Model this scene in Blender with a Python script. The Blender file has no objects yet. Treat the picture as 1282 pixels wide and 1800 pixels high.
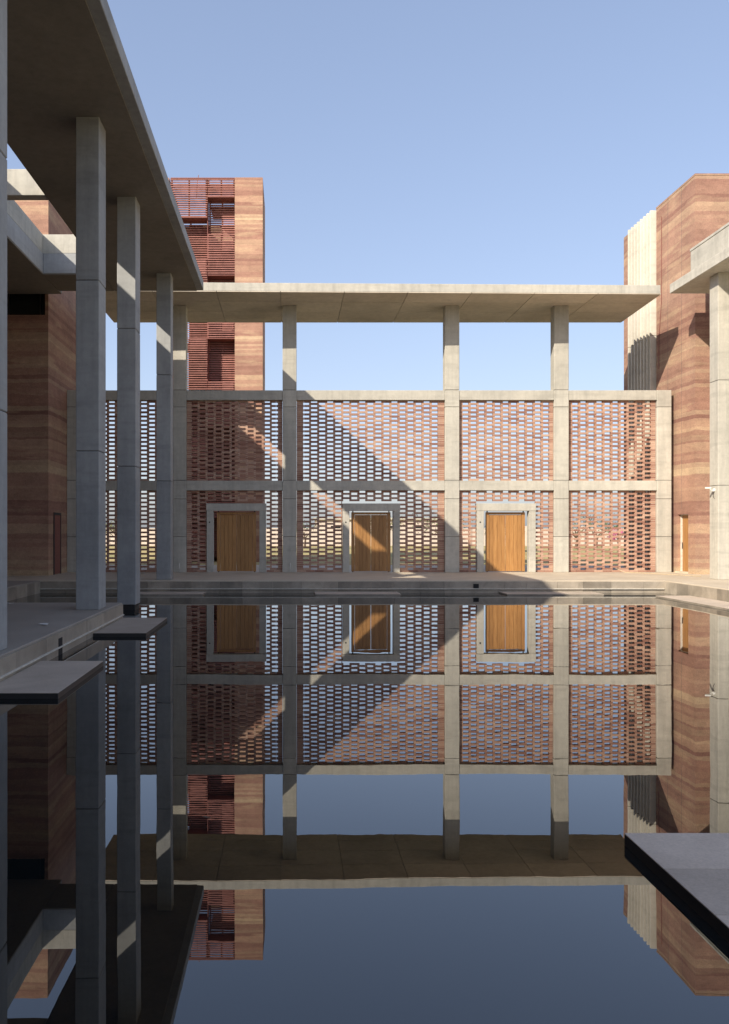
import bpy, bmesh, math, random
from mathutils import Vector, Matrix

random.seed(7)
S = bpy.context.scene
COL = S.collection

# ------------------------------------------------------------------ camera, sky, sun, exposure
EYE = 1.68                 # metres above the deck (deck top = 0)
F = 1475.0                 # focal length in photograph pixels (1282 x 1800)
cam_d = bpy.data.cameras.new('camera')
cam = bpy.data.objects.new('camera', cam_d)
COL.objects.link(cam)
cam.location = (0, 0, EYE)
cam.rotation_euler = (math.radians(90), 0, 0)
cam_d.sensor_fit = 'VERTICAL'
cam_d.sensor_height = 36.0
cam_d.lens = F / 1800.0 * 36.0
cam_d.shift_x = (641 - 508) / 1800.0
cam_d.shift_y = (932 - 900) / 1800.0
cam_d.clip_start = 0.1
cam_d.clip_end = 6000
S.camera = cam

SUN_DIR = Vector((0.96, 1.0, -0.89)).normalized()      # direction the light travels
SUN_EL = math.asin(-SUN_DIR.z)
SUN_AZ = math.atan2(-SUN_DIR.x, -SUN_DIR.y)               # clockwise from +Y
w = bpy.data.worlds.new('World')
S.world = w
w.use_nodes = True
nt = w.node_tree
nt.nodes.clear()
sky = nt.nodes.new('ShaderNodeTexSky')
sky.sky_type = 'NISHITA'
sky.sun_disc = False
sky.sun_elevation = SUN_EL
sky.sun_rotation = SUN_AZ
sky.altitude = 200
sky.air_density = 1.0
sky.dust_density = 2.3
sky.ozone_density = 1.3
bg = nt.nodes.new('ShaderNodeBackground')
bg.inputs['Strength'].default_value = 0.15
out = nt.nodes.new('ShaderNodeOutputWorld')
wb = nt.nodes.new('ShaderNodeMix')                       # camera white balance, even over the whole sky
wb.data_type = 'RGBA'; wb.blend_type = 'MULTIPLY'
wb.inputs[0].default_value = 1.0
wb.inputs[7].default_value = (1.45, 1.48, 1.68, 1)
hz = nt.nodes.new('ShaderNodeGamma')                     # thin even haze: softer steps from zenith to horizon
hz.inputs[1].default_value = 0.60
nt.links.new(sky.outputs[0], hz.inputs[0])
nt.links.new(hz.outputs[0], wb.inputs[6])
nt.links.new(wb.outputs[2], bg.inputs[0])
nt.links.new(bg.outputs[0], out.inputs[0])

sun_d = bpy.data.lights.new('sun', 'SUN')
sun_d.energy = 4.5
sun_d.angle = math.radians(0.5)
sun_d.color = (1.0, 0.905, 0.76)
sun = bpy.data.objects.new('sun', sun_d)
COL.objects.link(sun)
sun.rotation_euler = SUN_DIR.to_track_quat('-Z', 'Y').to_euler()
sun.location = (-40, -40, 60)

S.view_settings.view_transform = 'Standard'
S.view_settings.look = 'None'
S.view_settings.exposure = 0.56
S.view_settings.gamma = 1.0
S.view_settings.use_curve_mapping = False
S.cycles.max_bounces = 8
S.cycles.diffuse_bounces = 4
S.cycles.glossy_bounces = 4
S.cycles.use_denoising = True

# ------------------------------------------------------------------ material helpers
class NT:
    def __init__(self, name):
        self.m = bpy.data.materials.new(name)
        self.m.use_nodes = True
        self.t = self.m.node_tree
        self.b = self.t.nodes['Principled BSDF']
    def n(self, kind, **kw):
        nd = self.t.nodes.new(kind)
        for k, v in kw.items():
            if k in nd.inputs.keys():
                nd.inputs[k].default_value = v
            else:
                setattr(nd, k, v)
        return nd
    def l(self, a, b):
        self.t.links.new(a, b)
    def pos(self, scale=(1, 1, 1)):
        g = self.n('ShaderNodeNewGeometry')
        mp = self.n('ShaderNodeMapping')
        mp.inputs['Scale'].default_value = scale
        self.l(g.outputs['Position'], mp.inputs['Vector'])
        return mp.outputs[0]
    def noise(self, vec, scale, detail=4, rough=0.55, dist=0.0):
        nd = self.n('ShaderNodeTexNoise')
        nd.inputs['Scale'].default_value = scale
        nd.inputs['Detail'].default_value = detail
        nd.inputs['Roughness'].default_value = rough
        nd.inputs['Distortion'].default_value = dist
        self.l(vec, nd.inputs['Vector'])
        return nd.outputs['Fac']
    def ramp(self, fac, stops, interp='LINEAR'):
        r = self.n('ShaderNodeValToRGB')
        r.color_ramp.interpolation = interp
        e = r.color_ramp.elements
        while len(e) < len(stops):
            e.new(0.5)
        for i, (p, c) in enumerate(stops):
            e[i].position = p
            e[i].color = (c[0], c[1], c[2], 1) if isinstance(c, (tuple, list)) else (c, c, c, 1)
        self.l(fac, r.inputs[0])
        return r.outputs[0]
    def mix(self, a, b, fac, mode='MIX'):
        m = self.n('ShaderNodeMix', data_type='RGBA', blend_type=mode)
        for sock, v in ((m.inputs[0], fac), (m.inputs[6], a), (m.inputs[7], b)):
            if hasattr(v, 'links'):
                self.l(v, sock)
            elif isinstance(v, (tuple, list)):
                sock.default_value = (v[0], v[1], v[2], 1)
            else:
                sock.default_value = v
        return m.outputs[2]
    def math(self, op, a, b=0.0, c=None):
        m = self.n('ShaderNodeMath', operation=op)
        for i, v in enumerate((a, b, c)):
            if v is None:
                continue
            if hasattr(v, 'links'):
                self.l(v, m.inputs[i])
            else:
                m.inputs[i].default_value = v
        return m.outputs[0]
    def bump(self, h, strength, dist):
        b = self.n('ShaderNodeBump')
        b.inputs['Strength'].default_value = strength
        b.inputs['Distance'].default_value = dist
        self.l(h, b.inputs['Height'])
        self.l(b.outputs[0], self.b.inputs['Normal'])
    def col(self, c):
        if hasattr(c, 'links'):
            self.l(c, self.b.inputs['Base Color'])
        else:
            self.b.inputs['Base Color'].default_value = (c[0], c[1], c[2], 1)
    def rough(self, v):
        if hasattr(v, 'links'):
            self.l(v, self.b.inputs['Roughness'])
        else:
            self.b.inputs['Roughness'].default_value = v

def concrete(name, light, dark, streak=0.5):
    t = NT(name)
    p = t.pos()
    big = t.noise(p, 0.55, 5, 0.6, 0.6)
    c = t.ramp(big, [(0.30, dark), (0.62, light)])
    st = t.noise(t.pos((2.2, 2.2, 0.18)), 2.0, 5, 0.65)          # run-off streaks
    stc = t.ramp(st, [(0.44, 1.0), (0.72, 0.62)])
    c = t.mix(c, stc, streak, 'MULTIPLY')
    mot = t.noise(p, 7.0, 6, 0.7)
    c = t.mix(c, t.ramp(mot, [(0.35, 0.86), (0.65, 1.07)]), 0.6, 'MULTIPLY')
    vor = t.n('ShaderNodeTexVoronoi')
    vor.inputs['Scale'].default_value = 9.0
    t.l(p, vor.inputs['Vector'])
    holes = t.ramp(vor.outputs['Distance'], [(0.035, 0.35), (0.06, 1.0)])
    c = t.mix(c, holes, 0.55, 'MULTIPLY')
    pour = t.noise(t.pos((0.12, 0.12, 1.0)), 3.2, 3, 0.6)
    c = t.mix(c, t.ramp(pour, [(0.36, 0.84), (0.44, 1.0), (0.56, 1.0), (0.64, 1.08)]), 0.6, 'MULTIPLY')
    oi = t.n('ShaderNodeObjectInfo')
    c = t.mix(c, t.ramp(oi.outputs['Random'], [(0.0, 0.90), (1.0, 1.06)]), 1.0, 'MULTIPLY')
    t.col(c)
    t.rough(0.82)
    h = t.math('ADD', t.math('MULTIPLY', mot, 0.6), t.noise(p, 40, 4, 0.7))
    t.bump(h, 0.35, 0.01)
    return t.m

def earth(name, gain=1.0, scale=1.9, warp=1.0):
    t = NT(name)
    def g(c):
        return tuple(min(0.9, v * gain) for v in c)
    p = t.pos((0.045, 0.045, 1.0))
    wav = t.noise(t.pos((1, 1, 0.5)), 0.32, 2, 0.5)
    wob = t.noise(t.pos((1, 1, 1.2)), 2.2, 4, 0.6)
    sx = t.n('ShaderNodeSeparateXYZ')
    t.l(p, sx.inputs[0])
    z2 = t.math('ADD', sx.outputs[2], t.math('ADD', t.math('MULTIPLY', t.math('SUBTRACT', wav, 0.5), 0.20 * warp), t.math('MULTIPLY', t.math('SUBTRACT', wob, 0.5), 0.10 * warp)))
    def lifts(k, off):                                   # rammed layers of uneven depth, each its own earth
        v = t.n('ShaderNodeTexVoronoi', voronoi_dimensions='1D')
        v.inputs['Scale'].default_value = scale * k
        v.inputs['Randomness'].default_value = 1.0
        t.l(t.math('ADD', z2, off), v.inputs['W'])
        sp = t.n('ShaderNodeSeparateColor')
        t.l(v.outputs['Color'], sp.inputs[0])
        return sp.outputs[0]
    tones = [(0.0, g((0.235, 0.118, 0.088))), (0.2, g((0.315, 0.168, 0.122))), (0.42, g((0.355, 0.20, 0.142))), (0.62, g((0.40, 0.24, 0.165))),
             (0.80, g((0.43, 0.27, 0.18))), (0.92, g((0.50, 0.355, 0.225))), (1.0, g((0.54, 0.40, 0.26)))]
    base = t.mix(t.ramp(lifts(1.0, 3.1), tones), t.ramp(lifts(2.7, 40.7), tones), 0.42)
    lens = t.noise(t.pos((0.35, 0.35, 2.6)), 0.9, 3, 0.55)
    base = t.mix(base, g((0.50, 0.35, 0.22)), t.ramp(lens, [(0.56, 0.0), (0.66, 0.55)]))
    fine = t.noise(t.pos((1, 1, 2.0)), 5.0, 5, 0.7)
    c = t.mix(base, t.ramp(fine, [(0.3, 0.84), (0.7, 1.14)]), 0.8, 'MULTIPLY')
    gr = t.noise(t.pos(), 26, 6, 0.85)
    c = t.mix(c, t.ramp(gr, [(0.34, 0.72), (0.66, 1.2)]), 0.85, 'MULTIPLY')
    bl = t.noise(t.pos(), 0.9, 5, 0.65)
    c = t.mix(c, t.ramp(bl, [(0.32, 0.82), (0.68, 1.12)]), 0.9, 'MULTIPLY')
    t.col(c)
    t.rough(0.95)
    t.bump(t.math('ADD', gr, fine), 0.45, 0.018)
    return t.m

def brick_mat():
    t = NT('fired_brick')
    oi = t.n('ShaderNodeObjectInfo')
    g = t.n('ShaderNodeNewGeometry')
    r = t.math('FRACT', t.math('ADD', oi.outputs['Random'], t.math('MULTIPLY', g.outputs['Random Per Island'], 7.31)))
    c = t.ramp(r, [(0.0, (0.25, 0.120, 0.086)), (0.35, (0.35, 0.190, 0.135)), (0.7, (0.41, 0.24, 0.170)), (1.0, (0.48, 0.31, 0.225))])
    n = t.noise(t.pos(), 14, 5, 0.7)
    c = t.mix(c, t.ramp(n, [(0.3, 0.78), (0.7, 1.15)]), 0.8, 'MULTIPLY')
    t.col(c); t.rough(0.92)
    t.bump(t.noise(t.pos(), 60, 3, 0.7), 0.5, 0.006)
    return t.m

def stone(name, a, b, rough=0.6, scale=2.5, spec=0.5):
    t = NT(name)
    p = t.pos()
    n = t.noise(p, scale, 6, 0.65, 0.4)
    c = t.ramp(n, [(0.32, a), (0.68, b)])
    f = t.noise(p, 45, 4, 0.8)
    c = t.mix(c, t.ramp(f, [(0.3, 0.8), (0.7, 1.15)]), 0.7, 'MULTIPLY')
    oi = t.n('ShaderNodeObjectInfo')
    c = t.mix(c, t.ramp(oi.outputs['Random'], [(0.0, 0.72), (1.0, 1.15)]), 1.0, 'MULTIPLY')
    t.col(c)
    t.rough(t.ramp(n, [(0.3, rough - 0.1), (0.7, rough + 0.12)]))
    t.b.inputs['Specular IOR Level'].default_value = spec
    t.bump(f, 0.25, 0.004)
    return t.m

def plain(name, c, rough=0.6, metal=0.0, vary=0.25, scale=12):
    t = NT(name)
    n = t.noise(t.pos(), scale, 5, 0.65)
    t.col(t.mix(c, t.ramp(n, [(0.3, 1.0 - vary), (0.7, 1.0 + vary * 0.5)]), 1.0, 'MULTIPLY'))
    t.rough(rough)
    t.b.inputs['Metallic'].default_value = metal
    return t.m

def wood_mat():
    t = NT('teak_planks')
    oi = t.n('ShaderNodeObjectInfo')
    off = t.n('ShaderNodeCombineXYZ')
    t.l(t.math('MULTIPLY', oi.outputs['Random'], 37.0), off.inputs[2])
    add = t.n('ShaderNodeVectorMath', operation='ADD')
    t.l(t.pos((14, 14, 0.9)), add.inputs[0]); t.l(off.outputs[0], add.inputs[1])
    n = t.noise(add.outputs[0], 1.6, 6, 0.65, 0.8)
    c = t.ramp(n, [(0.28, (0.25, 0.115, 0.036)), (0.5, (0.38, 0.185, 0.056)), (0.72, (0.45, 0.24, 0.085))])
    c = t.mix(c, t.ramp(oi.outputs['Random'], [(0.0, 0.84), (1.0, 1.1)]), 1.0, 'MULTIPLY')
    t.col(c); t.rough(0.5)
    t.bump(n, 0.25, 0.004)
    return t.m

def water_mat():
    t = NT('still_pool_water')
    t.col((0.006, 0.0085, 0.0095))
    t.rough(0.0)
    t.b.inputs['IOR'].default_value = 1.9
    h = t.math('ADD', t.noise(t.pos((1.0, 0.55, 1)), 0.75, 2, 0.45), t.math('MULTIPLY', t.noise(t.pos(), 5.0, 2, 0.5), 0.03))
    t.bump(h, 1.0, 0.0019)
    return t.m

def field_mat():
    t = NT('dry_field')
    p = t.pos()
    n = t.noise(p, 0.10, 5, 0.6)
    c = t.ramp(n, [(0.35, (0.36, 0.27, 0.11)), (0.5, (0.46, 0.36, 0.15)), (0.62, (0.26, 0.25, 0.09)), (0.75, (0.38, 0.29, 0.17))])
    f = t.noise(p, 3.0, 6, 0.75)
    c = t.mix(c, t.ramp(f, [(0.3, 0.6), (0.7, 1.2)]), 0.8, 'MULTIPLY')
    t.col(c); t.rough(0.95)
    t.bump(f, 0.6, 0.06)
    return t.m

def leaf_mat(name, c0, c1):
    t = NT(name)
    g = t.n('ShaderNodeNewGeometry')
    t.col(t.ramp(g.outputs['Random Per Island'], [(0.0, c0), (1.0, c1)]))
    t.rough(0.6)
    return t.m

def glass_mat(name, c, rough):
    t = NT(name)
    t.col(c); t.rough(rough)
    t.b.inputs['IOR'].default_value = 1.5
    return t.m

M = {
    'concrete': concrete('formed_concrete', (0.51, 0.482, 0.412), (0.44, 0.418, 0.36)),
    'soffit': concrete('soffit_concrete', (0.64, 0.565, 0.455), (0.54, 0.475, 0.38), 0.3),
    'soffitdark': concrete('shade_darkened_soffit_concrete', (0.235, 0.21, 0.175), (0.20, 0.18, 0.15), 0.3),  # left canopy underside: its shade is put into a darker base colour
    'smooth': concrete('grey_concrete', (0.38, 0.385, 0.38), (0.31, 0.315, 0.315), 0.35),
    'fin': concrete('white_fin_concrete', (0.66, 0.615, 0.52), (0.58, 0.54, 0.455), 0.1),
    'joint': plain('joint_shadow_sealant', (0.10, 0.10, 0.10), 0.9),
    'earth': earth('rammed_earth', 0.98, 2.2, 0.85),
    'earthlite': earth('rammed_earth_tower', 1.14, 2.9, 0.6),
    'brick': brick_mat(),
    'mortar': plain('mortar', (0.60, 0.50, 0.39), 0.95, 0, 0.3),
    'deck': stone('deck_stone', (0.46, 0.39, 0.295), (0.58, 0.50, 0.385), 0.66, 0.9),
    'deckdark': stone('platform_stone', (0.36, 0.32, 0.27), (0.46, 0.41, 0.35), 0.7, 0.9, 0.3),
    'tile': stone('riser_tile', (0.22, 0.19, 0.15), (0.40, 0.345, 0.275), 0.5, 1.6),
    'slab': stone('slab_stone', (0.45, 0.375, 0.30), (0.58, 0.49, 0.40), 0.8, 1.4, 0.2),
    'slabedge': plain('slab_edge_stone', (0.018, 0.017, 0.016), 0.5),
    'trim': plain('pale_trim', (0.62, 0.58, 0.50), 0.6),
    'wood': wood_mat(),
    'slat': plain('terracotta_slat', (0.38, 0.165, 0.135), 0.7, 0, 0.3, 3),
    'steel': plain('dark_steel', (0.05, 0.045, 0.045), 0.5, 0.4),
    'redsteel': plain('red_oxide_steel', (0.24, 0.085, 0.065), 0.6),
    'white': plain('white_plastic', (0.75, 0.74, 0.70), 0.4, 0, 0.08),
    'black': plain('black_void', (0.01, 0.01, 0.01), 0.8),
    'water': water_mat(),
    'field': field_mat(),
    'glass': glass_mat('dark_glass', (0.015, 0.018, 0.02), 0.05),
    'leaf': leaf_mat('leaf_green', (0.05, 0.085, 0.025), (0.11, 0.14, 0.045)),
    'leafdry': leaf_mat('leaf_olive', (0.09, 0.10, 0.035), (0.17, 0.16, 0.06)),
    'pink': leaf_mat('pink_bracts', (0.45, 0.04, 0.16), (0.60, 0.10, 0.26)),
    'bark': plain('bark', (0.13, 0.09, 0.06), 0.9),
    'render': plain('pale_render', (0.55, 0.47, 0.40), 0.9, 0, 0.15, 1),
    'hose': plain('beige_hose', (0.50, 0.40, 0.26), 0.5),
}

# ------------------------------------------------------------------ mesh helpers
class MB:
    def __init__(self):
        self.v, self.f = [], []
    def box(self, x0, x1, y0, y1, z0, z1):
        b = len(self.v)
        self.v += [(x0, y0, z0), (x1, y0, z0), (x1, y1, z0), (x0, y1, z0), (x0, y0, z1), (x1, y0, z1), (x1, y1, z1), (x0, y1, z1)]
        self.f += [tuple(b + i for i in q) for q in ((0, 3, 2, 1), (4, 5, 6, 7), (0, 1, 5, 4), (1, 2, 6, 5), (2, 3, 7, 6), (3, 0, 4, 7))]
        return self
    def prism(self, pts, z0, z1):
        b, n = len(self.v), len(pts)            # pts counter-clockwise in plan
        self.v += [(p[0], p[1], z0) for p in pts] + [(p[0], p[1], z1) for p in pts]
        self.f.append(tuple(b + i for i in reversed(range(n))))
        self.f.append(tuple(b + n + i for i in range(n)))
        for i in range(n):
            j = (i + 1) % n
            self.f.append((b + i, b + j, b + n + j, b + n + i))
        return self
    def tube(self, pts, r, n=8):
        b0 = len(self.v)
        pts = [Vector(p) for p in pts]
        for i, p in enumerate(pts):
            d = (pts[min(i + 1, len(pts) - 1)] - pts[max(i - 1, 0)]).normalized()
            u = d.orthogonal().normalized() if abs(d.z) > 0.95 else d.cross(Vector((0, 0, 1))).normalized()
            v = d.cross(u)
            rr = r[i] if isinstance(r, (list, tuple)) else r
            for k in range(n):
                a = 2 * math.pi * k / n
                self.v.append(tuple(p + (u * math.cos(a) + v * math.sin(a)) * rr))
        for i in range(len(pts) - 1):
            for k in range(n):
                k2 = (k + 1) % n
                self.f.append((b0 + i * n + k, b0 + i * n + k2, b0 + (i + 1) * n + k2, b0 + (i + 1) * n + k))
        self.f.append(tuple(b0 + k for k in reversed(range(n))))
        e = b0 + (len(pts) - 1) * n
        self.f.append(tuple(e + k for k in range(n)))
        return self
    def quad(self, a, b, c, d):
        i = len(self.v)
        self.v += [tuple(a), tuple(b), tuple(c), tuple(d)]
        self.f.append((i, i + 1, i + 2, i + 3))
        return self
    def mesh(self, name, mat, org=(0, 0, 0), bevel=0.0):
        me = bpy.data.meshes.new(name)
        o = Vector(org)
        me.from_pydata([tuple(Vector(v) - o) for v in self.v], [], self.f)
        bm = bmesh.new()
        bm.from_mesh(me)
        bmesh.ops.recalc_face_normals(bm, faces=bm.faces)
        if bevel > 0:
            bmesh.ops.bevel(bm, geom=list(bm.edges), offset=bevel, segments=1, affect='EDGES', profile=0.5)
        bm.to_mesh(me)
        bm.free()
        me.materials.append(mat)
        return me

ORG = {}
def tag(o, label=None, cat=None, group=None, kind=None):
    if label: o['label'] = label
    if cat: o['category'] = cat
    if group: o['group'] = group
    if kind: o['kind'] = kind
    return o
def thing(name, label, cat, loc=(0, 0, 0), group=None):
    o = bpy.data.objects.new(name, None)
    COL.objects.link(o)
    o.location = loc
    o.empty_display_size = 0.2
    ORG[o] = Vector(loc)
    return tag(o, label, cat, group)
def obj(name, mb, mat, parent=None, bevel=0.0, org=(0, 0, 0)):
    """one mesh object; mb holds world coordinates"""
    base = ORG[parent] if parent is not None else Vector(org)
    o = bpy.data.objects.new(name, mb.mesh(name, M[mat], base, bevel))
    COL.objects.link(o)
    if parent is not None:
        o.parent = parent
    else:
        o.location = base
    ORG[o] = base
    return o
def place(name, me, loc, parent, scale=None, rot=None):
    """an object sharing mesh data, at world loc"""
    o = bpy.data.objects.new(name, me)
    COL.objects.link(o)
    o.parent = parent
    o.location = Vector(loc) - ORG[parent]
    if scale: o.scale = scale
    if rot: o.rotation_euler = rot
    return o
def B(*a):
    return MB().box(*a)

WATER = -0.41
# ------------------------------------------------------------------ the setting: ground, decks, pool
g = obj('field', MB().quad((-1500, 40.5, -0.03), (1500, 40.5, -0.03), (1500, 4000, -0.03), (-1500, 4000, -0.03)), 'field')
tag(g, kind='structure')
g = obj('ground', MB().quad((-1500, -300, -1.4), (1500, -300, -1.4), (1500, 40.5, -1.4), (-1500, 40.5, -1.4)), 'field')
tag(g, kind='structure')
g = obj('side_ground', MB().box(-120, -14.5, -60, 40.5, -1.38, -0.03).box(26, 140, -60, 40.5, -1.38, -0.03), 'field')
tag(g, kind='structure')

deck = obj('far_deck', B(-14.5, 26, 28.0, 40.5, -1.3, 0.0), 'deck', bevel=0.012)
tag(deck, kind='structure')
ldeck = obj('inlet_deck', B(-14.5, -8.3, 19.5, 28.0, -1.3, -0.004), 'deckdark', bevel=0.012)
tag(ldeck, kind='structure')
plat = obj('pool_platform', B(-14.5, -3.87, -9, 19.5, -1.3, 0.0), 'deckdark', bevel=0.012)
tag(plat, kind='structure')
rdeck = obj('side_deck', B(12.55, 26, 2.5, 28.0, -1.3, -0.003), 'deck', bevel=0.012)
tag(rdeck, kind='structure')
ndeck = obj('near_deck', B(-3.87, 26, -9, 2.5, -1.3, -0.002), 'deck', bevel=0.012)
tag(ndeck, kind='structure')
water = obj('pool_water', MB().quad((-8.35, 2.45, WATER), (12.6, 2.45, WATER), (12.6, 28.05, WATER), (-8.35, 28.05, WATER)), 'water')
tag(water, kind='structure')

def riser(parent, axis, fixed, a0, a1, step, sign):
    a = a0
    tw = None
    while a < a1 - 0.2:
        b = min(a + step * random.uniform(0.75, 1.25), a1)
        mb = MB()
        th = random.uniform(0.022, 0.03)
        zt = -0.035
        if axis == 'x':
            mb.box(a + 0.004, b - 0.004, fixed - th, fixed - 0.001, -0.75, zt)
        elif sign > 0:
            mb.box(fixed + 0.001, fixed + th, a + 0.004, b - 0.004, -0.75, zt)
        else:
            mb.box(fixed - th, fixed - 0.001, a + 0.004, b - 0.004, -0.75, zt)
        obj('stone_tile', mb, 'tile', parent)
        a = b
riser(deck, 'x', 28.0, -8.3, 12.55, 0.95, -1)
riser(plat, 'y', -3.87, 3.0, 19.46, 1.25, 1)
riser(rdeck, 'y', 12.55, 19.0, 27.97, 1.0, -1)
riser(ldeck, 'y', -8.3, 19.6, 27.95, 1.0, 1)
obj('overflow_trim', B(-3.87, -3.815, 3.0, 19.46, -0.29, -0.268), 'trim', plat)
obj('overflow_trim', B(-8.27, 12.5, 27.915, 27.97, -0.285, -0.262), 'trim', deck)
obj('drain_slot', B(6.15, 6.33, 27.955, 27.985, -0.25, -0.11), 'black', deck)
obj('drain_slot', B(-3.86, -3.835, 14.0, 14.22, -0.41, -0.13), 'black', plat)

# ------------------------------------------------------------------ concrete frame of the screen wall
YF = 33.5
COLX = [(-8.86, -8.30), (-4.62, -4.10), (-0.25, 0.31), (6.24, 6.81), (10.60, 11.18), (14.71, 15.28)]
BAYS = [(COLX[i][1], COLX[i + 1][0]) for i in range(5)]
Z_MID0, Z_MID1, Z_TOP0, Z_TOP1 = 3.27, 3.66, 6.88, 7.27
Z_SOF = 10.65
frame = thing('concrete_frame', 'tall pale concrete frame of columns and beams holding the brick screens across the pool', 'wall', (3.2, YF, 0))
def segmented(parent, x0, x1, y0, y1, cuts, mat, name='column', gap=0.014, bevel=0.012):
    core = obj(name, B(x0 + 0.02, x1 - 0.02, y0 + 0.02, y1 - 0.02, cuts[0], cuts[-1]), 'joint', parent)
    for a, b in zip(cuts[:-1], cuts[1:]):
        obj('column_segment', B(x0, x1, y0, y1, a + (gap / 2 if a > cuts[0] else 0), b - (gap / 2 if b < cuts[-1] else 0)), mat, core, bevel)
    return core
for i, (a, b) in enumerate(COLX):
    top = Z_SOF if 1 <= i <= 4 else Z_TOP1 + 0.004
    cuts = [0.0, 1.42, 2.93, 3.67, 6.60] + ([7.28] if top > 8 else []) + [top]
    segmented(frame, a, b, YF, YF + 0.5, cuts, 'concrete')
for a, b in BAYS:
    obj('beam', B(a + 0.003, b - 0.003, YF + 0.025, YF + 0.42, Z_MID0, Z_MID1), 'concrete', frame, 0.01)
    obj('beam', B(a + 0.003, b - 0.003, YF + 0.025, YF + 0.42, Z_TOP0, Z_TOP1), 'concrete', frame, 0.01)

# ------------------------------------------------------------------ brick screens
DOORS = [(362.8, 468.2), (602.5, 704.0), (839.0, 943.0)]
def wx(px, y=YF):
    return (px - 508) / F * y
door_x = {1: (wx(362.8), wx(468.2)), 2: (wx(602.5), wx(704.0)), 3: (wx(839.0), wx(943.0))}
DZ = 2.75
BY0, BD = YF + 0.145, 0.115
PITCH, OPEN = 0.3225, 0.238
unit = MB().box(-0.5, 0.5, -0.5, 0.5, -0.5, 0.5).mesh('brick', M['brick'])
LSTD = 2 * PITCH - OPEN - 0.004
std = MB().box(-LSTD / 2, LSTD / 2, -BD / 2, BD / 2, -0.038, 0.038).mesh('brick', M['brick'])
def cut(iv, hole):
    res = []
    for a, b in iv:
        if hole[1] <= a or hole[0] >= b:
            res.append((a, b))
        else:
            if hole[0] - a > 0.03: res.append((a, hole[0]))
            if b - hole[1] > 0.03: res.append((hole[1], b))
    return res
bay_words = ['far left behind the pool columns', 'in front of the slatted tower', 'in the widest bay',
             'just right of the widest bay', 'in the rightmost bay beside the earth tower']
def make_screen(bay, level):
    x0, x1 = BAYS[bay]
    z0, z1 = (0.0, Z_MID0) if level == 0 else (Z_MID1, Z_TOP0)
    nm = 'lower' if level == 0 else 'upper'
    dtxt = ''
    if level == 0 and bay in door_x:
        dtxt = ' around a door'
    root = thing('brick_screen', '%s perforated brick screen%s, %s' % (nm, dtxt, bay_words[bay]), 'brick screen',
                 ((x0 + x1) / 2, BY0, z0), 'perforated brick screens between the concrete columns')
    W = x1 - x0 - 0.012
    n = int((W - 0.2 - OPEN) / PITCH) + 1
    s0 = x0 + 0.006 + (W - ((n - 1) * PITCH + OPEN)) / 2
    nc = 38
    CH = (z1 - z0) / nc
    BH = CH - 0.0095
    pieces, mort = [], MB()
    prev = None
    hole = door_x.get(bay) if level == 0 else None
    for j in range(nc):
        zc = z0 + (j + 0.5) * CH
        iv = [(x0 + 0.006, x1 - 0.006)]
        solid = (j == 0 and level == 0)
        if not solid:
            for k in range(n):
                if k % 2 == j % 2:
                    iv = cut(iv, (s0 + k * PITCH + random.uniform(-.004, .004), s0 + k * PITCH + OPEN + random.uniform(-.004, .004)))
        if hole and zc - CH / 2 < DZ + 0.005:
            iv = cut(iv, (hole[0] - 0.006, hole[1] + 0.006))
        # mortar beds where this course rests on the one below
        if prev is not None:
            for a, b in iv:
                for c, d in prev:
                    lo, hi = max(a, c), min(b, d)
                    if hi - lo > 0.02:
                        mort.box(lo + 0.004, hi - 0.004, BY0 + 0.002, BY0 + BD - 0.004, zc - CH / 2 - 0.006, zc - CH / 2 + 0.006)
        prev = iv
        for a, b in iv:
            L = b - a
            if L > 0.50:                                  # bricks butted end to end
                k = max(2, round(L / 0.36))
                for q in range(k):
                    pieces.append((a + L * q / k + 0.003, a + L * (q + 1) / k - 0.003, zc))
            else:
                pieces.append((a, b, zc))
    if len(pieces) > 300:
        pieces.sort(key=lambda p: (p[2] > z1 - 2 * CH, -(p[1] - p[0])))
    rest = MB()
    for i, (a, b, zc) in enumerate(pieces):
        yo = random.uniform(-0.006, 0.006)
        if i < 300:
            if abs((b - a) - LSTD) < 0.012:
                place('brick', std, ((a + b) / 2, BY0 + BD / 2 + yo, zc), root, None, (0, random.uniform(-.008, .008), random.uniform(-.02, .02)))
            else:
                place('brick', unit, ((a + b) / 2, BY0 + BD / 2 + yo, zc), root, (b - a - 0.004, BD, BH))
        else:
            rest.box(a + 0.002, b - 0.002, BY0 + yo, BY0 + BD + yo, zc - BH / 2, zc + BH / 2)
    if rest.v:
        tag(obj('brick_remainder', rest, 'brick', root), kind='stuff')
    tag(obj('mortar_beds', mort, 'mortar', root), kind='stuff')
for bay in range(5):
    for level in (0, 1):
        make_screen(bay, level)

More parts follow.
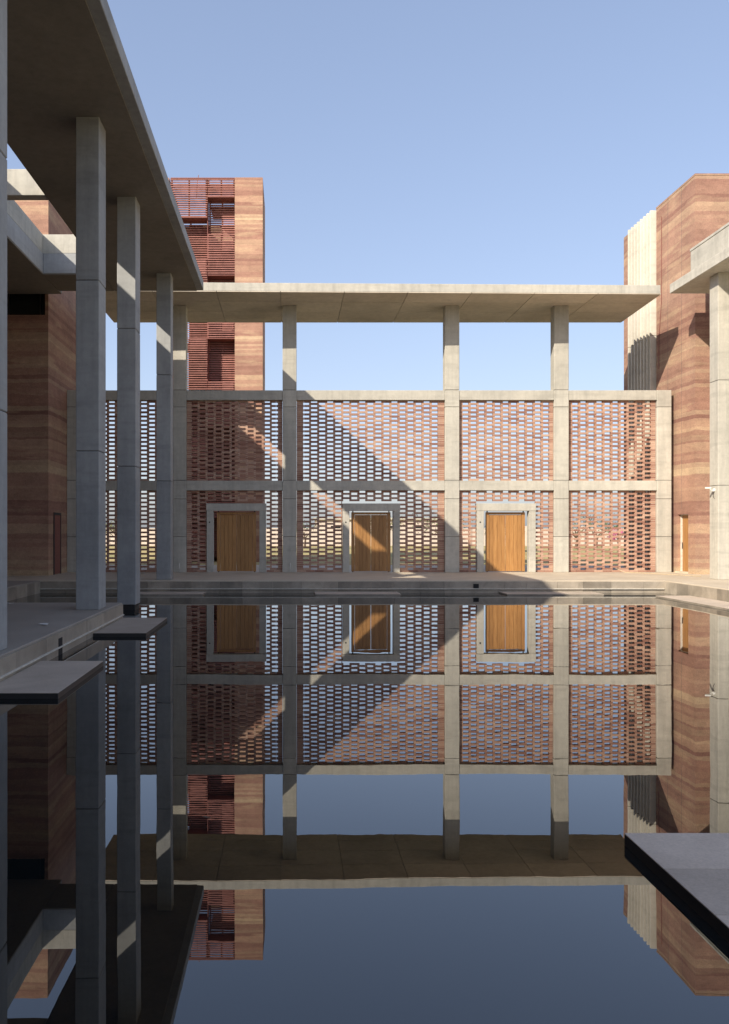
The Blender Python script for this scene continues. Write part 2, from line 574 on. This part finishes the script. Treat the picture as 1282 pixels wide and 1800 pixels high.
# ------------------------------------------------------------------ doors
def make_door(bay, look):
    a, b = door_x[bay]
    root = thing('plank_door', look, 'door', ((a + b) / 2, YF + 0.1, 0), 'plank doors in the brick screens')
    jw = 0.275
    fr = obj('door_frame', B(a, b, YF + 0.02, YF + 0.36, 2.455, DZ), 'concrete', root, 0.008)
    obj('jamb', B(a + 0.012, a + jw, YF + 0.028, YF + 0.355, 0.0, 2.452), 'concrete', fr, 0.008)
    obj('jamb', B(b - jw, b - 0.012, YF + 0.028, YF + 0.355, 0.0, 2.452), 'concrete', fr, 0.008)
    obj('lock_plate', MB().tube([(a + 0.13, YF + 0.02, 2.0), (a + 0.13, YF + 0.035, 2.0)], 0.03, 10), 'black', root)
    ca, cb = (a + b) / 2 - 0.785, (a + b) / 2 + 0.785
    y0 = YF + 0.20
    zt, zb = 2.40, 0.025
    # fixed timber surround: two stiles and a head
    obj('stile', B(ca, ca + 0.13, y0, y0 + 0.09, zb, zt), 'wood', root, 0.006)
    obj('stile', B(cb - 0.13, cb, y0, y0 + 0.09, zb, zt), 'wood', root, 0.006)
    obj('head_rail', B(ca + 0.132, cb - 0.132, y0 + 0.002, y0 + 0.088, zt - 0.09, zt - 0.001), 'wood', root, 0.006)
    mid = (ca + cb) / 2
    for lo, hi, s in ((ca + 0.137, mid - 0.004, 0), (mid + 0.004, cb - 0.137, 1)):
        back = obj('door_leaf', B(lo + 0.01, hi - 0.01, y0 + 0.055, y0 + 0.07, zb + 0.01, zt - 0.11), 'wood', root)
        k = 4
        for q in range(k):
            p0, p1 = lo + (hi - lo) * q / k, lo + (hi - lo) * (q + 1) / k
            obj('plank', B(p0 + 0.003, p1 - 0.003, y0 + 0.022 + random.uniform(0, .003), y0 + 0.054, zb + 0.005, zt - 0.105), 'wood', back, 0.004)
    for px in (ca + 0.06, cb - 0.06):
        obj('pivot', MB().tube([(px, y0 + 0.045, 0.0), (px, y0 + 0.045, zb)], 0.025, 8), 'steel', root)
        obj('pivot', MB().tube([(px, y0 + 0.045, zt), (px, y0 + 0.045, 2.455)], 0.025, 8), 'steel', root)
make_door(1, 'shaded brown plank door in concrete surround, leftmost of the three, below the slatted tower')
make_door(2, 'plank door in concrete surround crossed by a diagonal strip of sunlight')
make_door(3, 'sunlit honey coloured plank door in pale concrete surround, rightmost of the three')

# ------------------------------------------------------------------ roof canopies
far = thing('roof_canopy', 'long thin concrete canopy carried on the columns above the brick screen wall', 'canopy', (3.4, 34, Z_SOF))
x0, x1 = -7.55, 14.15
yl, yr, yb = 31.45, 31.9, 36.25
def fy(x):
    return yl + (yr - yl) * (x - x0) / (x1 - x0)
obj('slab', MB().prism([(x0, yl), (x1 - 0.02, yr), (x1 + 0.2, yb), (x0, yb)], Z_SOF + 0.03, Z_SOF + 0.345), 'concrete', far, 0.012)
nx = 9
rows = [0.0, 0.30, 0.62, 0.86, 1.0]
for i in range(nx):
    a = x0 + (x1 - x0) * i / nx
    b = x0 + (x1 - x0) * (i + 1) / nx
    for r0, r1 in zip(rows[:-1], rows[1:]):
        def yy(x, r):
            return fy(x) + (yb - fy(x)) * r
        e = 0.012
        ea = e if i else 0.0
        eb = e if i < nx - 1 else 0.0
        xb0 = lambda x, r: x + (0.2 * r if i == nx - 1 and x == b else 0)
        r00, r11 = r0 + (0.0025 if r0 else 0), r1 - (0.0025 if r1 < 1 else 0)
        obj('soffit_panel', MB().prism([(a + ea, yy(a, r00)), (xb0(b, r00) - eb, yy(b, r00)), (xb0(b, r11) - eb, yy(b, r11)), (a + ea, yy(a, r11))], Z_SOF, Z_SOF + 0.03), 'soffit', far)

LS = 10.42                                  # soffit of the side canopies
left = thing('roof_canopy', 'broad dark canopy overhead on the left with a square roof opening', 'canopy', (-6, 15, LS))
EX, EY = -8.87, 30.95
LX0, LX1, YE = -14.5, -3.11, 30.58
OX0, OX1, OY0, OY1 = -8.36, -6.36, 17.2, 28.55
obj('slab', B(OX1, LX1 - 0.0, -9, YE, LS, LS + 0.34), 'smooth', left, 0.012)
obj('slab', B(LX0, OX0, -9, EY - 0.005, LS, LS + 0.68), 'smooth', left, 0.012)
obj('soffit_panel', B(OX1 + 0.02, LX1 - 0.24, -9, YE - 0.02, LS - 0.03, LS - 0.001), 'soffitdark', left)  # thin boards added to carry the shade-darkened underside colour
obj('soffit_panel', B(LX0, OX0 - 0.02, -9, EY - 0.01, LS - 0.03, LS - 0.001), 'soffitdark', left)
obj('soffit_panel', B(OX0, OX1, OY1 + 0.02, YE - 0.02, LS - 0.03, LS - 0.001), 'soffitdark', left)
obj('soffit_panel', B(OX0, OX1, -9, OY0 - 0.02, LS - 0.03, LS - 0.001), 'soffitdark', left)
obj('slab', B(OX0 + 0.003, OX1 - 0.003, OY1, YE, LS, LS + 0.68), 'smooth', left, 0.012)
obj('slab', B(OX0 + 0.003, OX1 - 0.003, -9, OY0, LS, LS + 0.68), 'smooth', left, 0.012)
obj('upstand', B(OX0 - 0.35, OX0 - 0.012, OY0, OY1, LS + 0.684, LS + 1.33), 'concrete', left, 0.012)
obj('upstand', B(OX0 - 0.35, OX1, OY1 + 0.012, OY1 + 0.35, LS + 0.684, LS + 1.33), 'concrete', left, 0.012)
obj('cross_beam', B(OX0 + 0.003, OX1 - 0.003, 21.9, 22.24, LS, LS + 0.69), 'concrete', left, 0.012)

right = thing('roof_canopy', 'sunlit canopy edge with a set back parapet at the upper right', 'canopy', (17, 20, LS))
obj('slab', B(14.07, 22, 4, 31.0, LS, LS + 0.34), 'concrete', right, 0.012)
obj('parapet', B(14.72, 15.0, 4, 30.75, LS + 0.343, LS + 1.46), 'concrete', right, 0.012)
obj('parapet_cap', B(14.70, 15.02, 4, 30.77, LS + 1.462, LS + 1.56), 'concrete', right, 0.012)

# ------------------------------------------------------------------ colonnade columns
def pool_column(x0, x1, y0, y1, zb, label, mat='smooth', top=LS, plinth=None, cuts=(3.35, 6.95)):
    root = thing('column', label, 'column', ((x0 + x1) / 2, (y0 + y1) / 2, zb), 'free standing colonnade columns')
    segmented(root, x0, x1, y0, y1, [zb] + list(cuts) + [top], mat, 'column_core')
    if plinth:
        obj('plinth', B(x0 + 0.03, x1 - 0.03, y0 + 0.03, y1 - 0.03, *plinth), 'slabedge', root)
    return root
CX0, CX1 = -4.49, -4.0
pool_column(CX0, CX1, 11.25, 11.93, 0, 'grey concrete column cut off by the left picture edge')
pool_column(CX0, CX1, 17.68, 18.34, 0, 'widest grey concrete column, standing on the platform edge at left')
pool_column(CX0, CX1, 21.92, 22.58, -0.27, 'grey concrete column rising out of the pool on a dark plinth', plinth=(-0.9, -0.27))
pool_column(CX0, CX1, 28.44, 29.0, 0, 'slender grey concrete column on the far deck, right of the one in the pool')
pool_column(14.55, 14.93, 28.44, 29.02, 0, 'bright sunlit concrete column under the right canopy', 'concrete', cuts=(3.2, 6.77))
up = thing('upper_wall', 'pale concrete upper wall panel with a small window beside the right column', 'wall', (17, 28.7, 6.77))
obj('panel', MB().box(14.933, 22, 28.45, 28.9, 6.775, 7.15).box(14.933, 22, 28.45, 28.9, 8.25, LS - 0.002).box(16.3, 22, 28.45, 28.9, 7.15, 8.25).box(14.933, 15.0, 28.45, 28.9, 7.15, 8.25), 'concrete', up)
wn = obj('window', B(15.0, 16.3, 28.72, 28.76, 7.15, 8.25), 'glass', up)
obj('window_frame', MB().box(15.0, 15.06, 28.6, 28.72, 7.15, 8.25).box(16.24, 16.3, 28.6, 28.72, 7.15, 8.25).box(15.06, 16.24, 28.6, 28.72, 8.19, 8.25).box(15.06, 16.24, 28.6, 28.72, 7.15, 7.21), 'trim', wn)

# ------------------------------------------------------------------ rammed earth towers
TX, TY, TZ = 15.45, 31.9, 15.17
tw = thing('earth_tower', 'tall sunlit rammed earth tower with white vertical fins at the right', 'tower', (20, 35, 0))
dy0, dy1, dzt = 32.46, 33.32, 2.30
wl = MB()
wl.box(TX, TX + 0.5, TY, dy0, 0, TZ).box(TX, TX + 0.5, dy0, dy1, dzt, TZ).box(TX, TX + 0.5, dy1, 35.28, 0, TZ).box(TX, TX + 0.5, 38.05, 38.7, 0, TZ - 0.004)
obj('wall', wl, 'earth', tw)
obj('wall', B(TX + 0.5, 25, TY, 38.7, 0, TZ), 'earth', tw)
obj('coping', MB().box(TX - 0.012, 25, TY - 0.012, 35.29, TZ + 0.002, TZ + 0.07), 'earth', tw)
dr = obj('door', B(TX + 0.17, TX + 0.22, dy0 + 0.03, dy1 - 0.03, 0.02, dzt - 0.03), 'wood', tw)
obj('door_handle', MB().tube([(TX + 0.12, 33.2, 0.95), (TX + 0.12, 33.2, 1.2)], 0.015), 'steel', dr)
obj('door_jamb', MB().box(TX + 0.1, TX + 0.3, dy1 - 0.03, dy1 - 0.001, 0, dzt).box(TX + 0.1, TX + 0.3, dy0 + 0.001, dy0 + 0.03, 0, dzt).box(TX + 0.1, TX + 0.3, dy0 + 0.03, dy1 - 0.03, dzt - 0.03, dzt - 0.001), 'trim', tw)
obj('threshold', B(TX - 0.12, TX + 0.16, dy0, dy1, 0, 0.06), 'deck', tw)
nf = 8
for i in range(nf):                                   # upright blades standing out from the tower side
    ya = 35.46 + i * 0.325
    mb = MB()
    for za, zb in ((0.0, 9.9), (9.915, TZ + 0.03)):
        mb.box(TX - 0.17, TX + 0.49, ya, ya + 0.10, za, zb)
    obj('fin', mb, 'fin', tw, 0.008)
obj('conduit', MB().tube([(TX - 0.02, 34.75, TZ - 0.5), (TX - 0.02, 34.75, 11.2), (TX - 0.02, 35.0, 9.6), (TX - 0.02, 35.0, 8.4)], 0.012, 6), 'redsteel', tw)
for yj in (33.0, 34.2):
    obj('movement_joint', B(TX - 0.002, TX + 0.01, yj, yj + 0.012, 2.5, TZ), 'joint', tw)

lt = thing('earth_tower', 'dark shaded rammed earth tower behind the left colonnade', 'tower', (-12, 35, 0))
TZL = 14.75
obj('wall', B(-16.0, EX, EY, 38.5, 0, 9.62), 'earth', lt)
obj('wall', MB().box(-16.0, -13.0, EY, 38.5, 9.62, TZL).box(EX - 0.12, EX, EY, 38.5, 9.62, 10.62).box(-13.0, EX - 0.12, EY + 0.7, 38.5, 9.62, 10.62).box(-13.0, EX, EY, 38.5, 10.62, TZL), 'earth', lt)
wn = obj('window', B(-13.0, EX - 0.121, EY + 0.45, EY + 0.5, 9.625, 10.615), 'glass', lt)
for k in range(4):
    xx = -12.9 + k * 1.2
    obj('window_frame', B(xx, xx + 0.05, EY + 0.38, EY + 0.45, 9.63, 10.61), 'steel', wn)
ld = obj('door', B(EX - 0.002, EX + 0.02, 31.7, 32.5, 0.02, 2.25), 'redsteel', lt)
obj('door_frame', MB().box(EX, EX + 0.03, 31.6, 31.695, 0, 2.35).box(EX, EX + 0.03, 32.505, 32.6, 0, 2.35).box(EX, EX + 0.03, 31.695, 32.505, 2.255, 2.35), 'steel', lt)
ww = thing('earth_wall', 'dark rammed earth wall closing the far left side behind the columns', 'wall', (-14.3, 11, 0))
obj('wall', B(-14.5, -14.0, -9, EY - 0.01, 0.001, LS - 0.032), 'earth', ww)
obj('unseen_shade_wall', B(-13.998, -4.0, -9, -8.5, 0.001, LS - 0.032), 'earth', ww)  # out of view, added to darken the shaded left tower

# ------------------------------------------------------------------ slatted tower beyond the wall
st = thing('slatted_tower', 'tall brown tower with red slatted bays behind the brick screen wall', 'tower', (-4, 46, 0))
SY, SZ = 45.0, 20.6
obj('pier', B(-2.90, -1.40, SY, 49.3, -0.05, SZ), 'earthlite', st)
obj('back_wall', B(-5.75, -2.905, 48.4, 48.8, -0.05, SZ - 1.3), 'earthlite', st)
obj('shade_side_wall', B(-6.75, -6.42, SY + 0.02, 48.8, -0.05, SZ - 0.01), 'earthlite', st)  # wall added so the recessed slats stand in shadow
bounds1 = [(18.5, 20.6, 1), (16.3, 18.5, 0), (13.9, 16.3, 1), (12.0, 13.9, 0), (9.0, 12.0, 1), (6.6, 9.0, 0), (4.2, 6.6, 1), (1.8, 4.2, 0), (0.1, 1.8, 1)]
bounds2 = [(19.6, 20.6, 1), (17.6, 19.6, 0), (15.4, 17.6, 1), (13.1, 15.4, 0), (12.0, 13.1, 1), (9.7, 12.0, 0), (7.2, 9.7, 1), (4.8, 7.2, 0), (2.4, 4.8, 1), (0.1, 2.4, 0)]
SP = 0.122
cnt = 0
restm = MB()
slat_me = {}
def slat(a, b, y, z):
    global cnt
    if cnt < 300:
        key = round(b - a, 3)
        if key not in slat_me:
            L = b - a
            slat_me[key] = MB().box(-L / 2, L / 2, -0.045, 0.045, -0.026, 0.026).mesh('slat', M['slat'])
        o = place('slat', slat_me[key], ((a + b) / 2 + random.uniform(-.02, .02), y, z), st, None, (0.2, random.uniform(-.004, .004), 0))
        cnt += 1
    else:
        restm.box(a, b, y - 0.045, y + 0.045, z - 0.028, z + 0.028)
k = int(SZ / SP)
while k > 0:
    z = k * SP
    for (a, b, bounds) in ((-6.35, -4.38, bounds1), (-4.36, -2.905, bounds2)):
        for lo, hi, lit in bounds:
            if lo <= z < hi and lit:
                slat(a, b, SY + 0.08, z)
    k -= 1
for (a, b) in ((-6.35, -4.38), (-4.36, -2.905)):
    for k in range(int(SZ / SP), 1, -1):
        slat(a, b, SY + 0.85, k * SP + 0.03)
if restm.v:
    tag(obj('lower_slats', restm, 'slat', st), kind='stuff')
for (a, b, bounds) in ((-6.35, -4.38, bounds1), (-4.36, -2.905, bounds2)):
    for lo, hi, lit in bounds:
        yy = SY + (0.16 if lit else 0.93)
        for q in (0.03, 0.5, 0.97):
            xx = a + (b - a) * q
            obj('post', B(xx - 0.04, xx + 0.04, yy, yy + 0.08, lo, hi - 0.01), 'redsteel', st)
for (a, b, bounds) in ((-6.35, -4.38, bounds1), (-4.36, -2.905, bounds2)):
    for lo, hi, lit in bounds[:-1]:
        obj('floor_plate', B(a + 0.02, b - 0.02, SY + 1.6, 48.3, lo - 0.06, lo + 0.06), 'redsteel', st)
        if lit:
            obj('niche_shade_head', B(a, b, SY + 0.02, SY + 0.78, lo - 0.05, lo - 0.01), 'redsteel', st)  # solid plate added to shade the recessed bay below
obj('niche_shade_side', B(-4.39, -4.365, SY + 0.16, SY + 0.78, 0.0, SZ - 0.01), 'redsteel', st)  # solid return added to shade the recessed bays on its right
obj('top_rail', B(-6.35, -2.905, SY + 0.02, SY + 0.12, SZ - 0.06, SZ), 'redsteel', st)
obj('antenna_rod', MB().tube([(-5.0, 45.4, SZ - 1.0), (-4.95, 45.4, SZ - 0.05), (-4.88, 45.4, SZ + 0.3)], 0.02, 6), 'redsteel', st)

# ------------------------------------------------------------------ stepping slabs on the water
def step(x0, x1, y0, y1, label, nx=1, ny=1, zt=-0.335, edge='slabedge'):
    root = thing('stepping_slab', label, 'stone slab', ((x0 + x1) / 2, (y0 + y1) / 2, WATER), 'flat stone slabs at the pool edges')
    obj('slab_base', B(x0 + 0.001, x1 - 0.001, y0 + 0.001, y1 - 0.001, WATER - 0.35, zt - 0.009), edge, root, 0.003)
    for i in range(nx):
        for j in range(ny):
            a, b = x0 + (x1 - x0) * i / nx, x0 + (x1 - x0) * (i + 1) / nx
            c, d = y0 + (y1 - y0) * j / ny, y0 + (y1 - y0) * (j + 1) / ny
            obj('stone_panel', B(a + (.003 if i else 0), b - .003, c + (.003 if j else 0), d - .003, zt - 0.008, zt + random.uniform(-.001, .001)), 'slab', root, 0.002)
step(-3.835, -2.80, 16.45, 19.35, 'dark stone slab on the pool beside the platform corner, below the column in the pool')
step(-3.835, -2.86, 10.4, 12.95, 'large dark stone slab on the pool at the left picture edge')
step(2.225, 6.2, 2.6, 5.57, 'big grey stone slab in the near right corner of the pool', 3, 5, -0.328)
step(-5.0, -2.75, 26.9, 27.96, 'thin stone slab at the far pool edge below the leftmost door', zt=-0.365, edge='tile')
step(0.85, 3.60, 26.9, 27.96, 'thin shaded stone slab at the far pool edge below the middle door', zt=-0.365, edge='tile')
step(7.0, 10.1, 26.9, 27.96, 'thin stone slab half in sun at the far pool edge below the right door', zt=-0.365, edge='tile')
step(11.45, 12.51, 21.0, 26.2, 'pale sunlit stone slab along the right edge of the pool', zt=-0.36, edge='tile')

# ------------------------------------------------------------------ small things
cctv = thing('security_camera', 'small white security camera on the sunlit right column', 'camera', (14.5, 28.7, 3.1))
obj('housing', B(14.22, 14.42, 28.62, 28.69, 3.09, 3.15), 'white', cctv, 0.012)
obj('bracket', MB().tube([(14.38, 28.65, 3.08), (14.46, 28.66, 3.02), (14.545, 28.68, 3.05)], 0.02, 8), 'white', cctv)
obj('mount', MB().tube([(14.50, 28.68, 3.05), (14.548, 28.68, 3.05)], 0.06, 12), 'white', cctv)
obj('cable', MB().tube([(14.53, 28.68, 3.0), (14.50, 28.68, 2.85), (14.545, 28.68, 2.75)], 0.008, 6), 'steel', cctv)
for cx, wd in ((0.05, 'column left of the middle door'), (-4.36, 'column left of the leftmost door')):
    s = obj('cable_stub', MB().tube([(cx, YF - 0.01, 0.12), (cx - 0.01, YF - 0.05, 0.16), (cx, YF - 0.055, 0.30), (cx + 0.004, YF - 0.05, 0.36)], 0.012, 8), 'white', org=(cx, YF, 0.12))
    tag(s, 'thin white cable stub at the foot of the %s' % wd, 'cable', 'white cable stubs on the columns')
hp = []
for i in range(25):
    u = i / 24
    hp.append((12.95 + 1.9 * u, 33.25 - 3.1 * u ** 1.5 + 0.10 * math.sin(7 * u), 0.02 + (0.16 * (1 - u * 6) if u < 0.16 else 0)))
tag(obj('garden_hose', MB().tube(hp, 0.016, 6), 'hose', org=hp[0]), 'thin beige hose trailing over the sunlit deck below the right brick screen', 'hose')
for (x, y, r, lab) in ((-6.35, 19.1, 0.3, 'crumpled white paper scrap at the back of the left platform'), (-4.35, 14.9, -0.4, 'white paper scrap on the left platform near its edge')):
    mb = MB()
    pts = [[(x + (i - 1.5) * 0.06 + random.uniform(-.015, .015), y + (j - 1) * 0.07 + random.uniform(-.02, .02), 0.008 + random.uniform(0, .02)) for j in range(3)] for i in range(4)]
    for i in range(3):
        for j in range(2):
            mb.quad(pts[i][j], pts[i + 1][j], pts[i + 1][j + 1], pts[i][j + 1])
    tag(obj('paper_scrap', mb, 'white', org=(x, y, 0)), lab, 'paper')

# ------------------------------------------------------------------ the land beyond the screens
bw = thing('boundary_wall', 'low brown boundary wall across the dry field seen through the brick openings', 'wall', (0, 92, 0))
for i in range(14):
    a = -42 + i * 6.2
    obj('wall_panel', B(a, a + 6.0, 92, 92.3, -0.03, 1.9 + random.uniform(-.05, .05)), 'render', bw)
    obj('pier', B(a - 0.2, a + 0.0, 91.9, 92.4, -0.03, 2.15), 'render', bw)
fb = thing('field_building', 'low pale building far across the field behind the doors', 'building', (12, 120, 0))
obj('wall', B(4, 22, 120, 130, -0.03, 3.2), 'render', fb)
obj('roof', B(3.6, 22.4, 119.6, 130.4, 3.2, 3.45), 'concrete', fb)
for k in range(4):
    xx = 6 + k * 4
    obj('window', B(xx, xx + 1.4, 119.95, 120.01, 1.0, 2.3), 'glass', fb)

def shrub(x, y, h, rad, leafmat, label, cat='tree', name='field_tree'):
    root = thing(name, label, cat, (x, y, -0.03), 'greenery in the field beyond the screens')
    tb = MB()
    tb.tube([(x, y, -0.05), (x + 0.03 * h, y, h * 0.3), (x - 0.02 * h, y, h * 0.6)], [0.05 * h, 0.035 * h, 0.015 * h], 7)
    tips = []
    for k in range(5):
        a = random.uniform(0, 6.28)
        e = (x + math.cos(a) * rad * 0.6, y + math.sin(a) * rad * 0.6, h * random.uniform(0.55, 0.85))
        tb.tube([(x + 0.02 * h, y, h * random.uniform(0.25, 0.4)), e], [0.02 * h, 0.008 * h], 5)
        tips.append(e)
    obj('trunk', tb, 'bark', root)
    lb = MB()
    for k in range(420):
        c = Vector(random.choice(tips)) + Vector((random.gauss(0, 1), random.gauss(0, 1), random.gauss(0, 0.7))) * rad * 0.28
        s = random.uniform(0.05, 0.11) * max(1.0, h * 0.45)
        u = Vector((random.gauss(0, 1), random.gauss(0, 1), random.gauss(0, 1))).normalized()
        v = u.orthogonal().normalized()
        lb.quad(c - u * s, c + v * s * 0.5, c + u * s, c - v * s * 0.5)
    obj('crown', lb, leafmat, root)
places = [(-24, 88, 3.6, 'dark green tree by the boundary wall, leftmost beyond the screens'), (-17, 84, 2.6, 'round bush by the boundary wall behind the left columns'),
          (-5, 86, 2.8, 'green bush seen through the screen left of the second column'), (1.5, 80, 2.5, 'green bush seen through the screen left of the middle door'),
          (9.5, 84, 3.0, 'bushy green tree seen through the screen right of the middle door'), (14, 78, 3.2, 'green tree seen through the screen left of the right door'),
          (20, 80, 2.4, 'low green bush seen right of the right door'), (26, 76, 2.7, 'green bush behind the rightmost brick screen'),
          (30, 82, 3.2, 'taller green tree behind the rightmost brick screen')]
for i, (x, y, h, lab) in enumerate(places):
    shrub(x, y, h, h * 0.7, 'leafdry' if i % 3 == 1 else 'leaf', lab)
shrub(27.5, 70, 1.9, 0.8, 'pink', 'pink flowering bush behind the rightmost brick screen', 'bush', 'flowering_bush')

# a few dry leaves lying on the still water
leaf_me = MB().quad((-0.035, 0, 0.0), (0, -0.014, 0.003), (0.035, 0, 0.006), (0, 0.014, 0.002)).mesh('floating_leaf', M['bark'])
for x, y, r, lab in ((5.2, 9.6, 0.4, 'small dry leaf floating on the pool left of the near right slab'), (-1.6, 13.5, 1.3, 'small dry leaf floating on the pool right of the left slabs'),
                     (1.1, 17.0, 2.2, 'small dry leaf floating in the middle of the pool'), (7.4, 22.5, 0.9, 'small dry leaf floating on the far right of the pool'), (-0.6, 6.1, 2.9, 'small dry leaf floating on the nearest part of the pool')):
    o = bpy.data.objects.new('floating_leaf', leaf_me)
    COL.objects.link(o)
    o.location = (x, y, WATER + 0.003); o.rotation_euler = (0, 0, r)
    tag(o, lab, 'leaf', 'dry leaves floating on the pool')
